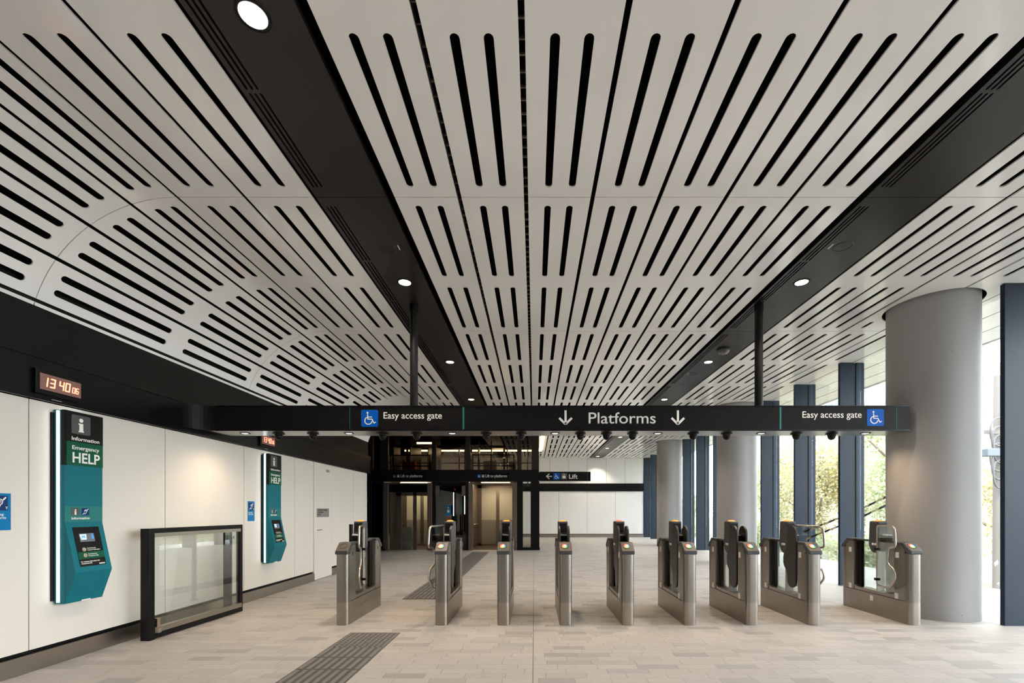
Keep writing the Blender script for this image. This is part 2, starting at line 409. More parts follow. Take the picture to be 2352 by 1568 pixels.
# vault over the left wall
R = 1.405; VC = (-3.38, CZ-R)
def vault(s, y, t):
    a = s/R; return (VC[0]-(R+t)*math.sin(a), y, VC[1]+(R+t)*math.cos(a))
ds = R*PI/2/5
for k in range(5):
    for y in YS:
        y1 = min(y+L, 12.77)
        if y > 12.5 or y1 < -6: continue
        s0, s1 = k*ds+.017, (k+1)*ds-.017; c = (s0+s1)/2
        if y > 10: 
            slotted(mb, s0, s1, y+.004, 11.65, [(c-.075, y+.125, y+.98, .0315), (c+.075, y+.125, y+.98, .0315)], f=vault, subx=5)
            continue
        slotted(mb, s0, s1, y+.004, y1-.004, slot_pairs((c-.078, c+.078), y, y1), f=vault, subx=5)
slotted(mb, 0, R*PI/2, 11.658, 12.77, [], f=vault, subx=25, T=.08)
ceiling = struct('ceiling', mb, M['white_ceiling'])
v = MB()
v.box(-3.4, 5.9, -7, 17, 4.98, 5.0); v.box(.2, 6.0, 17, 25.4, 4.98, 5.0); v.box(-3.4, .2, 16.9, 21.9, 4.98, 5.0); v.box(-9, .2, 21.95, 21.98, 4.5, 5.0); v.box(-9, .2, 21.8, 25.4, 4.98, 5.0); v.box(-9, -3.3, 12.75, 22, 4.94, 4.98)
v.box(5.2, 8.02, -7, 33, 4.60, 4.63); v.box(5.2, 5.22, -7, 33, 4.63, 5.0); v.box(3, 8, 25.3, 25.35, 4.4, 5.0)
vv = []; ff = []; nn = 20
for i in range(nn+1):
    for y in (-7, 12.95): vv.append(vault(R*PI/2*i/nn, y, .53))
for i in range(nn): ff.append((2*i, 2*i+1, 2*i+3, 2*i+2))
v.add(vv, ff)
part('void_lining', v, M['void'], ceiling, label='black lining above the slotted white panels')
part('outer_fascia', MB().box(7.99, 8.03, -7, 33, 4.44, 4.62), M['white_ceiling'], ceiling)
lad = MB()
for cx in (-.09, -.71):
    for dx in (-.05, .05): lad.box(cx+dx-.004, cx+dx+.004, 2, 12, 4.60, 4.66)
    y = 2.6
    while y < 11: lad.box(cx-.05, cx+.05, y, y+.012, 4.60, 4.615); y += .10+.04*random.random()
part('cable_ladder', lad, mat('galvanised', (.30, .28, .25), .5, .6), ceiling, label='galvanised cable ladder seen through the gaps')

# -- dark service strips in the ceiling with linear slots
def service_strip(name, xa, xb):
    mb = MB()
    for y in YS:
        y1 = min(y+L, EDGE)
        if y > EDGE-.2 or y1 < -6: continue
        sl = []
        for c in (.045, .083, .121):
            for a, b in ((.12, 1.08), (1.10, 2.09), (2.11, 3.04)):
                if y+b < y1: sl.append((xa+c, y+a, y+b, .0085))
        slotted(mb, xa, xb, y+.003, y1-.003, sl, T=.04)
    return struct(name, mb, M['perforated'])
service_strip('trim_1', -2.065, -1.395)
service_strip('trim_2', 3.135, 3.835)

# -- left wall
JO = [-5.08, -3.54, -2.0, -.46, 1.08, 2.63, 4.17, 5.71, 7.26, 8.80, 9.55]
mb = MB()
def wpanel(a, b): mb.box(XW-.03, XW, a+.005, b-.005, .20, 2.54)
for a, b in zip(JO[:-1], JO[1:]): wpanel(a, b)
wpanel(10.41, 11.65); wpanel(11.65, 12.77)
wl = struct('wall_left', mb, M['white_wall'])
part('backing', MB().box(XW-.25, XW-.03, -7, 12.77, 0, 4.9), M['black_satin'], wl, label='black backing seen in the panel joints')
mb = MB()
mb.box(XW-.01, XW+.025, -7, 9.55, 0, .165); mb.box(XW-.01, XW+.025, 10.41, 12.77, 0, .165)
struct('baseboard_left', mb, M['skirting_steel'])
d = struct('door_1', MB().box(XW-.03, XW+.004, 9.558, 10.402, .01, 2.54), M['white_wall'])
h = MB(); h.tube([(XW+.004, 9.66, 1.08), (XW+.055, 9.66, 1.08)], .011); h.tube([(XW+.055, 9.655, 1.08), (XW+.055, 9.80, 1.08)], .011)
h.cyl(0, 0, 0, 0, 0, n=3, caps=False) if False else None
part('door_handle', h, M['steel_bright'], d); part('rose', MB().box(XW+.004, XW+.01, 9.62, 9.70, 1.04, 1.12), M['sticker'], d)
text('R014.1', .085, M['ink'], d, (XW+.006, 10.12, 2.37), SIDE, xs=.8)
pl = part('door_plate', MB().box(XW+.004, XW+.010, 9.68, 10.25, 1.355, 1.545), M['label_grey'], d, label='grey engraved door plate')
text('COMMUNICATIONS\nEQUIPMENT\nROOM', .052, M['ink'], d, (XW+.0115, 9.72, 1.49), SIDE, xs=.9, ls=.95)
# black bulkhead band
mb = MB(); mb.box(XW-.05, XW+.03, -7, 12.77, 2.545, 2.96); mb.box(XW-.05, XW+.055, -7, 12.77, 2.545, 2.565); mb.box(XW-.12, XW+.045, -7, 12.77, 2.935, 3.03)
struct('trim_3', mb, M['black_gloss'])
# wall turning away beyond the left wall
gab = MB(); R2 = 1.405+.06
gab.prism([(-3.38, 4.98), (-9, 4.98), (-9, 3.0)]+[(-3.38-R2*math.cos(PI/2*i/24), 3.055+R2*math.sin(PI/2*i/24)) for i in range(25)], 12.77, 12.80, 'y')
struct('wall_left_return', MB().box(-9, XW, 12.6, 12.77, 0, 3.05), M['black_satin'])
struct('trim_5', gab, M['black_satin'])
struct('wall_far_left', MB().box(-9.2, -9, 12.6, 25.4, 0, 5), M['black_satin'])

# -- end wall
YE = 25.2
mb = MB()
xs_u = [-9+1.055*i for i in range(16)]
ju = [.88+1.055*i for i in range(-9, 6)]; jl = [1.39+1.585*i for i in range(-6, 4)]
for a, b in zip(ju[:-1]+[ju[-1]], ju[1:]+[6.3]):
    if b > a: mb.box(max(a, -9)+.006, b-.006, YE, YE+.03, 3.02, 4.6)
for a, b in zip(jl, jl[1:]+[6.3]):
    if b > a: mb.box(max(a, -9)+.006, b-.006, YE, YE+.03, .19, 2.577)
we = struct('wall_back', mb, M['white_cool'])
part('backing', MB().box(-9, 6.62, YE+.03, YE+.3, 0, 5), M['black_satin'], we, label='dark backing seen in the panel joints')
struct('trim_4', MB().box(-9, 6.14, YE-.04, YE+.03, 2.577, 3.02), M['black_satin'])
struct('baseboard_back', MB().box(-9, 6.3, YE-.02, YE+.03, 0, .16), M['skirting_steel'])

struct('wall_front_unseen', MB().box(-5, 6.62, -7.2, -7, 0, 5), M['white_wall'])  # unseen wall behind the camera, added to cut daylight on surfaces facing it
# -- facade: glass bays between deep dark mullions
MY = [-5.0, -3.45, -1.9, -.35, 1.2, 2.75, 4.28, 5.83, 7.42, 8.97, 10.52, 12.07, 13.68, 15.38, 16.98, 18.55, 20.2, 21.9, 23.7, 25.15]
for i, y in enumerate(MY):
    mx = XM if y < 15 else XM+.03
    y0 = MY[i-1]+.03 if i else -7
    wd = struct('window_%d' % (i+1), MB().box(6.50, 6.512, y0, y-.03, .0, 4.455), M['glass'])
    mu = part('mullion', MB().box(mx, mx+.27, y, y+.06, .0, 4.452).box(mx+.32, mx+.48, y, y+.06, .0, 4.452), M['mullion'], wd, label='deep blue grey mullion')
    part('mullion_gap', MB().box(mx+.27, mx+.32, y+.012, y+.05, .0, 4.45), M['mullion_gap'], mu, label='black recess in the mullion')

# -- round concrete columns
for (hx, hy, hr), lab in zip(HOLES, ('large pale grey round concrete column at the right, touching the end of the gantry sign',
                                    'pale grey round concrete column by the glazing, second from the near one',
                                    'pale grey round concrete column farthest away, near the white end wall')):
    o = part('column', MB().cyl(hx, hy, 0, 4.598, .524, 96), M['concrete']); tag(o, lab, 'column', 'round columns along the windows')

# -- tactile paving
def tactile(x0, x1, y0, y1, dome_from, label):
    mb = MB(); R_ = root('tactile_paving', ((x0+x1)/2, (y0+y1)/2, 0), label, 'tactile paving', 'dark tactile floor strips')
    part('base_plate', MB().box(x0, x1, y0, y1, .0005, .004), M['tactile_base_shaded'], R_, world=True)
    if dome_from is not None:
        n = 11
        for i in range(n):
            for j in range(n):
                cx = x0+(x1-x0)*(i+.5)/n; cy = dome_from+(y1-dome_from)*(j+.5)/n
                mb.cyl(cx, cy, .004, .011, .019, 8, r2=.013)
    else: dome_from = y1
    y = dome_from
    while y > y0+.05:
        ya = max(y-.345, y0)
        for i in range(8):
            cx = x0+(x1-x0)*(i+.5)/8
            mb.box(cx-.018, cx+.018, ya+.015, y-.015, .004, .010)
        y = ya
    part('raised_pattern', mb, M['tactile'], R_, world=True)
tactile(-2.25, -1.64, 1.8, 5.50, 4.90, 'dark grey tactile floor strip in the foreground, ending in domes before the gates')
tactile(-2.23, -1.63, 7.57, 16.2, None, 'dark grey ribbed tactile floor strip behind the gates leading to the open lift')
mb = MB()
for cx in (-1.9, -1.35, 3.0, 4.1): pass

# ------------------------------------------------------------------ lamps
def spot(parent, loc, power, ang=110, blend=.6, col=(1, .85, .68), size=.06):
    l = bpy.data.lights.new('lamp', 'SPOT'); l.energy = power*LAMP_SCALE; l.spot_size = math.radians(ang); l.spot_blend = blend; l.color = col; l.shadow_soft_size = size
    o = bpy.data.objects.new('lamp', l); C.objects.link(o); o.parent = parent; o.location = loc; return o
def ceiling_downlight(x, y, label, power=70):
    r = root('downlight', (x, y, CZ), label, 'downlight', 'ceiling downlights')
    part('trim_ring', MB().ring(0, 0, -.006, .078, .098, .02), M['black_satin'], r)
    part('diffuser', MB().cyl(0, 0, -.005, -.001, .076, 32), M['lamp_warm'], r, label='glowing warm white diffuser')
    spot(r, (0, 0, -.03), power); return r
dl = [2.68, 5.82, 8.94, 11.95]
names = ['large bright downlight in the black strip at the top left, nearest of the left row', 'round downlight in the left black ceiling strip, above the sign pole', 'small downlight, third along the left black ceiling strip', 'small downlight in the left black strip, just above the gantry sign']
for y, n in zip(dl, names): ceiling_downlight(-1.68, y, n)
ceiling_downlight(-1.68, -.5, 'downlight in the left black strip behind the viewpoint'); 
names = ['round downlight in the right black ceiling strip, beside the right sign pole', 'downlight in the right black strip, past the dome camera', 'small downlight in the right black strip, just above the gantry sign',
         'downlight in the right black strip hidden behind the gantry sign', 'first downlight of the right black strip seen below the gantry sign', 'middle downlight of the right black strip seen below the gantry sign', 'farthest downlight of the right black strip, by the end wall']
for y, n in zip([5.82, 8.94, 11.95, 15.0, 18.1, 21.3, 24.5], names): ceiling_downlight(3.47, y, n)
ceiling_downlight(3.47, -.5, 'downlight in the right black strip behind the viewpoint')
def speaker(x, y, s, label, r_=.10):
    r = root('ceiling_speaker', (x, y, CZ), label, 'speaker', 'flush ceiling speakers')
    part('rim', MB().lathe(0, 0, [(r_-.018, 0), (r_-.014, -.006), (r_-.004, -.006), (r_, 0)]), M['rail_dark'], r)
    part('grille', MB().cyl(0, 0, -.003, 0, r_-.02, 32), M['perforated'], r)
    part('name_tag', MB().box(s*(r_+.035)-.006, s*(r_+.035)+.006, -.045, .045, -.002, 0), M['sticker'], r, label='small white tag')
speaker(-1.66, 5.05, 1, 'black flush ceiling speaker in the left dark strip')
speaker(3.46, 5.03, -1, 'dark flush ceiling speaker in the right dark strip, nearer one')
speaker(3.45, 9.7, -1, 'small flush ceiling speaker in the right dark strip, farther one', .085)
def dome(r, s=1):
    part('mounting_collar', MB().lathe(0, 0, [(.02*s, 0), (.078*s, -.008*s), (.080*s, -.016*s), (.055*s, -.020*s), (.0, -.020*s)]), M['black_satin'], r)
    part('housing', MB().lathe(0, 0, [(.054*s, -.018*s), (.052*s, -.052*s), (.0, -.052*s)]), M['black_satin'], r)
    part('dome_cover', MB().lathe(0, 0, [(.050*s*math.cos(a), -.050*s-.052*s*math.sin(a)) for a in [PI/2*i/8 for i in range(9)]], 24), M['black_gloss'], r, label='glossy black dome')
r = root('dome_camera', (3.48, 8.24, CZ), 'grey dome camera on the right black ceiling strip', 'camera', 'dome cameras')
part('mounting_collar', MB().cyl(0, 0, -.03, 0, .12, 32), M['dark_plastic'], r); part('dome_cover', MB().lathe(0, 0, [(.10*math.cos(a), -.03-.07*math.sin(a)) for a in [PI/2*i/8 for i in range(9)]], 24), mat('clear_dome', (.12, .12, .12), .08), r)

# ------------------------------------------------------------------ gantry sign
GS = root('gantry_sign', (.4, 6.45, 2.613), 'long black overhead sign reading Platforms and Easy access gate, spanning the gate line', 'sign')
yf, yb, z0, z1 = 6.23, 6.66, 2.613, 2.95; xl, xr = -4.40, 5.22
def pt(name, mb, m, bevel=0, label=None): return part(name, mb, m, GS, world=True, bevel=bevel, label=label)
nfil = 10
plan = [(XW+.032, yf-.28)]+[(xl-.26+.26*(1-math.cos(PI/2*i/nfil)) if False else (xl-.268)+.268*math.sin(PI/2*i/nfil)*1.0, yf-.28+.28*(1-math.cos(PI/2*i/nfil))) for i in range(0, nfil+1)]
plan = [(XW+.032, yf-.28)]+[(XW+.032+.27*(1-math.cos(PI/2*i/nfil)), yf-.28+.28*math.sin(PI/2*i/nfil)) for i in range(1, nfil+1)]
plan += [(xr, yf), (xr, yb), (XW+.032, yb)]
pt('casing', MB().prism(plan, z0, z1, 'z'), M['sign_face'])
pt('top_lip', MB().box(-4.42, xr+.005, yf-.008, yb, z1-.006, z1+.006), M['black_gloss'])
pt('bottom_lip', MB().box(-4.42, xr+.005, yf-.008, yf+.012, z0-.008, z0+.012), M['black_gloss'])
pt('underside', MB().box(-4.50, xr-.01, yf+.012, yb-.004, z0-.006, z0), M['soffit_metal'], label='brushed metal underside')
sx = lambda x: (x-1227)*yf/1030
sz = lambda y: EYE+(1172-y)*yf/1030
def gl(p): return tuple(Vector(p)-Vector(GS.location))
for xa, wd in ((1064.5, .024), (1792.5, .024), (803.5, .005), (2059, .005)):
    pt('divider', MB().box(sx(xa)-wd/2, sx(xa)+wd/2, yf-.003, yf, z0+.012, z1-.012), M['teal_line'], label='teal divider strip')
def icon_square(par, S, m, icon, mi, loc, rot, name='pictogram'):
    o = flat(name, MB().prism(rrect(S, S, S*.09), 0, .002, 'z'), m, par, loc, rot)
    g = part('symbol', icon(S), mi, o); g.location = (0, 0, .0022); return o
icon_square(GS, .235, M['blue'], wheelchair, M['lettering'], gl((sx(849), yf-.0005, sz(960.5))), FRONT)
icon_square(GS, .235, M['blue'], wheelchair, M['lettering'], gl((sx(2010.5), yf-.0005, sz(958.5))), FRONT)
def fit_text(s, x0, x1, ybase, capH, par=None, yy=None, m='lettering', bold=.003, Yd=None, col=None):
    """letters of height capH (px at the sign plane) filling x0..x1"""
    par = par or GS; Yd = Yd or yf; q = Yd/1030
    size = capH*q/.729
    o = text(s, size, M[m], par, (0, 0, 0), FRONT, bold=bold)
    W = max(v.co.x for v in o.data.vertices)-min(v.co.x for v in o.data.vertices); mn = min(v.co.x for v in o.data.vertices)
    k = (x1-x0)*q/W
    for v in o.data.vertices: v.co.x = (v.co.x-mn)*k
    o.location = Vector(((x0-1227)*q, Yd-.001, EYE+(1172-ybase)*q))-Vector(par.location); return o
fit_text('Easy access gate', 881, 1015, 961, 15.5); fit_text('Easy access gate', 1843, 1979, 959, 15.5)
fit_text('Platforms', 1352, 1506, 972, 26.5, bold=.004)
for cx in (1299, 1557):
    q = yf/1030; mb = MB(); stroke(mb, [(0, 17*q), (0, -14*q)], 5*q, round_ends=False)
    stroke(mb, [(-14.5*q, -.5*q), (0, -15*q)], 5*q, round_ends=False); stroke(mb, [(14.5*q, -.5*q), (0, -15*q)], 5*q, round_ends=False)
    flat('arrow', mb, M['lettering'], GS, gl((sx(cx), yf-.001, sz(959))), FRONT)
for px in (-1.73, 3.23):
    pt('pole', MB().cyl(px, 6.45, z1, CZ+.02, .056, 32), M['black_satin'])
    pt('pole_collar', MB().cyl(px, 6.45, CZ-.10, CZ, .062, 32), M['black_satin'])
ordn = ['leftmost', 'second from the left', 'third from the left', 'middle', 'third from the right', 'second from the right', 'rightmost']
for i, x in enumerate((561, 800, 1038, 1275, 1512, 1750, 1990)):
    r = root('recessed_downlight', ((x-1227)*6.40/1030, 6.42, z0-.006), 'small warm downlight under the gantry sign, %s of the seven' % ordn[i], 'downlight', 'downlights under the gantry sign')
    part('trim_ring', MB().lathe(0, 0, [(.040, .0), (.054, -.010), (.066, -.008), (.070, 0)]), M['black_gloss'], r)
    part('diffuser', MB().cyl(0, 0, -.0035, -.001, .043, 24), M['lamp_warm'], r, label='glowing warm diffuser')
    spot(r, (0, 0, -.02), 23, 150, 1.0, (1, .74, .48), .05)
ordc = ['leftmost', 'second from the left', 'third from the left', 'fourth from the left', 'fifth from the left', 'sixth from the left', 'middle', 'sixth from the right', 'fifth from the right', 'fourth from the right', 'third from the right', 'second from the right', 'rightmost']
pr = None
for i, x in enumerate((640, 719, 879, 957, 1117, 1197, 1333, 1393, 1453, 1592, 1669, 1829, 1910)):
    loc = ((x-1227)*6.40/1030, 6.40, z0-.006); lab = 'black dome camera under the gantry sign, %s of the thirteen' % ordc[i]
    if pr is None: pr = root('dome_camera', loc, lab, 'camera', 'dome cameras under the gantry sign'); dome(pr)
    else: dup(pr, loc, lab)

# ------------------------------------------------------------------ ticket gates
HW = .0815
def end_plan(y_end, y_in, hw, sgn, d=.055, n=20):
    """plan of an end post with a bowed end face"""
    p = [(-hw, y_in), (-hw, y_end-sgn*d)]
    for i in range(1, n): 
        a = PI*i/n; p.append((-hw*math.cos(a)**1 if False else -hw*math.copysign(abs(math.cos(a))**.6, math.cos(a)), y_end-sgn*d+sgn*d*math.sin(a)**.8))
    p += [(hw, y_end-sgn*d), (hw, y_in)]
    return p
def blade_poly():
    p = [(-.335, 1.18)]+[(-.335+0*i, 1.18) for i in range(0)]
    p = arc(-.23, .53, .105, 180, 350, 14)+[(-.122, .60), (-.10, .65), (-.05, .70), (-.025, .75), (-.022, .83), (-.04, .89), (-.09, .95), (-.12, 1.02)]+arc(-.23, 1.18, .108, 0, 180, 14)
    return p
def frame_path():
    """outline of the wide glass door in (u, z), u = 0 at the hinge bar, 1 at the free end; corners rounded"""
    pts = [(0, 1.285), (.46, 1.285), (.49, 1.01), (.31, .985), (.29, .77), (.45, .72), (.49, .60), (.35, .44), (0, .43)]
    rad = [.05, .07, .05, .07, .09, .09, .07, .06, .05]; out = []; n = len(pts)
    for i, p in enumerate(pts):
        a = Vector(pts[i-1]); b = Vector(p); c = Vector(pts[(i+1) % n]); da = (a-b); dc = (c-b)
        ra = min(rad[i], da.length*.45, dc.length*.45); p0 = b+da.normalized()*ra; p2 = b+dc.normalized()*ra
        for k in range(7): t = k/6; out.append(tuple(p0*(1-t)**2+b*2*t*(1-t)+p2*t*t))
    return out
def make_gate(loc, label, left, right, stickers=0, lit=True, light='orange_glow', slots=False):
    g = root('ticket_gate', loc, label, 'ticket gate', 'row of ticket gates')
    mb = MB(); mb.prism([(-HW, -.59)]+end_plan(-.65, -.59, HW, -1)[1:-1]+[(HW, -.59), (HW, .59)]+end_plan(.65, .59, HW, 1)[::-1][1:-1]+[(-HW, .59)], 0, .297, 'z')
    part('base', mb, M['steel_side'], g)
    for s in (-1, 1):
        part('end_post', MB().prism(end_plan(s*.65, s*.56, HW, s), .297, .93, 'z'), M['steel'], g)
        mb = MB(); mb.prism([(s*.56, .302), (s*.56, .97), (s*.49, 1.035), (s*.385, 1.035), (s*.385, .302)], -HW+.002, HW-.002, 'x')
        part('side_cladding', mb, M['steel_side'], g, bevel=.002)
    mb = MB(); mb.prism([(-.385, .302), (-.385, .37), (-.30, .345), (.30, .345), (.385, .37), (.385, .302)], -.07, .07, 'x')
    part('sill', mb, M['steel_side'], g)
    for s in (-1, 1):
        mb = MB(); mb.prism([(s*.662, .925), (s*.662, .965), (s*.535, 1.076), (s*.385, 1.076), (s*.385, 1.035), (s*.49, 1.035), (s*.575, .95), (s*.60, .925)], -.0845, .0845, 'x')
        c = part('end_cap', mb, M['dark_plastic'], g, bevel=.012, seg=3)
        if s == -1:
            sl = math.atan2(.111, .127); L_ = math.hypot(.111, .127)
            pln = MB().prism(rrect(.150, L_*.92, .016), 0, .003, 'z'); o = part('reader_plate', pln, M['reader_plate'], g, label='brown grey reader plate'); o.location = (0, -.5985, 1.0205); o.rotation_euler = (sl, 0, 0)
            o.location = Vector((0, -.5985, 1.0205))+Vector((0, -math.sin(sl), math.cos(sl)))*.0012
            if lit:
                rb = MB(); rb.ring(0, 0, .0, .043, .050, .004); a = part('target_ring', rb, M['label_grey'], o); a.location = (-.01, .012, .003)
                segc = [((.75, .10, .04), 60, 200), ((.70, .42, .05), 200, 260), ((.15, .45, .12), 260, 340), ((.03, .25, .5), 340, 420)]
                for c_, a0, a1 in segc:
                    k = str(c_)
                    if k not in M: M[k] = mat('target_colour', c_, .4, emit=c_, es=.15)
                    sg = MB(); P = arc(0, 0, .042, a0, a1, 10)+arc(0, 0, .024, a1, a0, 10); sg.prism(P, 0, .003, 'z')
                    q = part('target_segment', sg, M[k], o); q.location = (-.01, .012, .003)
                q = part('target_centre', MB().cyl(0, 0, 0, .0035, .025, 20), M['lamp_soft'] if 'lamp_soft' in M else M.setdefault('lamp_soft', mat('lamp_soft', (.55, .52, .47), .4, emit=(1, .9, .75), es=.15)), o); q.location = (-.01, .012, .003)
            else:
                a = part('target_ring', MB().ring(0, 0, 0, .044, .048, .002), M['ink'], o); a.location = (0, .012, .003)
            a = text('tap on / off', .015, M['ink'], o, (-.04, -.055, .0032), (0, 0, 0)) if False else None
    part('top_rail', MB().box(-.035, .035, -.385, .385, 1.045, 1.070), M['dark_plastic'], g)
    part('glass_panel', MB().box(-.006, .006, -.385, .385, .345, 1.045), M['gate_glass'], g)
    part('glass_edge', MB().box(-.02, .02, .30, .385, .35, 1.045), M['black_satin'], g); part('glass_edge', MB().box(-.02, .02, -.385, -.36, .35, 1.045), M['black_satin'], g)
    part('centre_bar', MB().box(-.055, .055, -.055, -.04, .345, .92), M['steel_side'], g)
    tw = MB(); tw.prism([(-.085, 1.345), (.085, 1.345), (.10, 1.0), (.055, .91), (.0, .885), (-.06, .91), (-.105, 1.0), (-.10, 1.13)], -.069, .069, 'x')
    t_ = part('display_tower', tw, M['dark_plastic'], g, bevel=.014, seg=3)
    part('screen', MB().prism([(-.104, 1.19), (-.094, 1.318), (-.085, 1.318), (-.085, 1.19)], -.05, .05, 'x'), M['screen'], t_, label='black screen')
    part('card_unit', MB().box(-.048, .048, -.20, -.09, 1.06, 1.145), M['black_satin'], t_, bevel=.008)
    part('ticket_lip', MB().prism([(-.045, 1.147), (.045, 1.147), (.045, 1.158), (.0, 1.163), (-.045, 1.170)], -.20, -.14, 'y'), M['sticker'], t_, label='pale lip over the card slot')
    part('status_light', MB().lathe(0, 0, [(.048, 1.343), (.046, 1.352), (.034, 1.360), (0, 1.363)], 24), M[light], t_, label='glowing status light')
    part('side_label', MB().box(-.0715, -.069, -.06, -.02, 1.0, 1.03), M['sticker'], t_); part('side_label', MB().box(-.0715, -.069, -.01, .03, 1.0, 1.03), M['sticker'], t_)
    for s, kind in ((-1, left), (1, right)):
        if kind == 'paddle':
            part('paddle', MB().prism(blade_poly(), s*.049, s*.079, 'x'), M['paddle'], g, bevel=.008, seg=3)
        elif kind == 'glass':
            dr = Vector((s*.24, -.96)).normalized(); o0 = Vector((s*.068, -.07)); FP = frame_path()
            P3 = [(o0.x+dr.x*u, o0.y+dr.y*u, z) for u, z in FP]
            fr = part('glass_door', MB().tube(P3, .0135, closed=True, n=12), M['steel_bright'], g, label='wide glass door in a bent steel tube frame')
            nx = Vector((-dr.y, dr.x))*.003; n = len(FP); vs = [(x+nx.x, y+nx.y, z) for x, y, z in P3]+[(x-nx.x, y-nx.y, z) for x, y, z in P3]
            part('pane', MB().add(vs, [tuple(range(n)), tuple(range(n, 2*n))[::-1]]), M['gate_glass'], fr)
            [part('hinge', MB().box(o0.x-.03, o0.x+.03, o0.y-.02, o0.y+.02, z, z+.035), M['black_satin'], fr) for z in (.93, .5)]
    st = [(.46, .90), (.46, .345), (-.44, .90), (-.43, .345), (.02, .23)][:stickers]
    for y, z in st: part('reflector', MB().box(-HW-.002, -HW+.004, y-.028, y+.028, z-.037, z+.037), M['sticker'], g, label='pale square sticker')
    if slots:
        [part('key_slot', MB().box(HW-.004, HW+.001, y, y+.02, .90, .95), M['ink'], g) for y in (.47, -.50)]
    return g
GY = 6.5
make_gate((-2.513, GY, 0), 'leftmost ticket gate, with an unlit reader and a glass door on its right', None, 'glass', lit=False, slots=True)
make_gate((-1.218, GY, 0), 'ticket gate second from the left, with a wide glass door on its left side', 'glass', 'paddle', slots=True)
make_gate((-.403, GY, 0), 'ticket gate third from the left, seen end on before the open lift', 'paddle', 'paddle', slots=True)
make_gate((.412, GY, 0), 'ticket gate fourth from the left, seen almost end on before the white end wall', 'paddle', 'paddle')
make_gate((1.227, GY, 0), 'ticket gate in the middle of the row, with a red status light', 'paddle', 'paddle', 4, light='red_glow')
make_gate((2.042, GY, 0), 'ticket gate fourth from the right, with two dark paddles', 'paddle', 'paddle', 4)
make_gate((2.857, GY, 0), 'ticket gate third from the right, in front of the middle column', 'paddle', 'paddle', 4)
make_gate((3.672, GY, 0), 'ticket gate second from the right, with a glass door on its right', 'paddle', 'glass', 4)
make_gate((4.986, GY, 0), 'rightmost ticket gate beside the large column, with five pale stickers on its side', 'glass', None, 5)

# slim dark post behind the leftmost gate
r = root('bollard', (-3.0, 7.35, 0), 'slim black post behind the leftmost ticket gate', 'post')
part('shaft', MB().cyl(0, 0, 0, 1.275, .032, 24), M['black_gloss'], r); part('foot_plate', MB().cyl(0, 0, 0, .012, .07, 24), M['black_satin'], r)

# ------------------------------------------------------------------ glass barrier by the left wall
r = root('glass_barrier', (-4.475, 5.154, 0), 'black framed glass barrier standing by the left wall, floor to waist high', 'barrier', rz=-math.radians(3.1))
LB = 1.56
part('end_post', MB().box(-.055, .055, 0, .07, 0, 1.29), M['black_satin'], r, bevel=.003)
part('end_post', MB().box(-.03, .03, LB-.06, LB, 0, 1.29), M['black_satin'], r, bevel=.003)
part('top_rail', MB().box(-.035, .05, .07, LB-.06, 1.235, 1.29), M['black_satin'], r, bevel=.002)
part('bottom_rail', MB().box(-.035, .05, .07, LB-.06, .01, .075), M['black_satin'], r, bevel=.002)
part('clamp_rail', MB().box(.0, .045, .07, LB-.06, 1.19, 1.235), M['skirting_steel'], r, label='steel clamp strip under the top rail')
part('clamp_rail', MB().box(-.0, .06, .07, LB-.06, .075, .135), M['skirting_steel'], r, label='steel clamp strip above the bottom rail')
part('glass', MB().box(.010, .018, .07, LB-.06, .135, 1.19), M['glass'], r)
part('rear_post', MB().box(-.15, -.06, LB-.16, LB-.10, .0, 1.235).box(-.15, .0, LB-.16, LB-.10, 1.20, 1.235), M['black_satin'], r)
part('push_button', MB().box(-.03, .0, .075, .11, 1.14, 1.19), M['red'], r, label='small red button')
part('latch', MB().box(.03, .075, .08, .12, .14, .24).box(.05, .08, .09, .13, .07, .12), M['steel_bright'], r)
o = text('5301-4', .085, M['ink'], r, (.0195, 1.21, 1.08), SIDE, xs=.8)

# ------------------------------------------------------------------ wall clock, twice
SEG = {'0': 'abcdef', '1': 'bc', '3': 'abcdg', '4': 'bcfg', '6': 'acdefg'}
def digit(mb, ch, x, h, w):
    s = .15*h; sk = lambda p: (x+p[0]+p[1]*.12, p[1])
    P = {'a': ((0, h), (w, h)), 'b': ((w, h), (w, h/2)), 'c': ((w, h/2), (w, 0)), 'd': ((0, 0), (w, 0)), 'e': ((0, 0), (0, h/2)), 'f': ((0, h/2), (0, h)), 'g': ((0, h/2), (w, h/2))}
    for k in SEG[ch]: stroke(mb, [sk(P[k][0]), sk(P[k][1])], s)
def clock(y, label):
    r = root('digital_clock', (XW+.03, y, 2.725), label, 'clock', 'red digit wall clocks')
    part('casing', MB().box(0, .035, 0, .445, -.125, .105), M['black_gloss'], r, bevel=.003)
    part('face', MB().box(.035, .037, .035, .415, -.082, .070), M['clock_face_glow'], r, label='brown tinted display face with painted red digit glow')
    mb = MB()
    for ch, x in (('1', .018), ('3', .084), ('4', .165), ('0', .222)): digit(mb, ch, x, .078, .036)
    for ch, x in (('0', .288), ('6', .322)): digit(mb, ch, x, .052, .022)
    flat('digits', mb, M['led'], r, (.0375, .04, -.045), SIDE)
    part('name_tag', MB().box(0, .003, .17, .26, -.165, -.150), M['sticker'], r, label='small white tag under the clock')
    return r
clk = clock(4.17, 'wall clock showing 13 40 06 on the black band above the near information panel')
dup(clk, (XW+.03, 7.60, 2.725), 'wall clock farther along the black band, half hidden by the gantry sign')

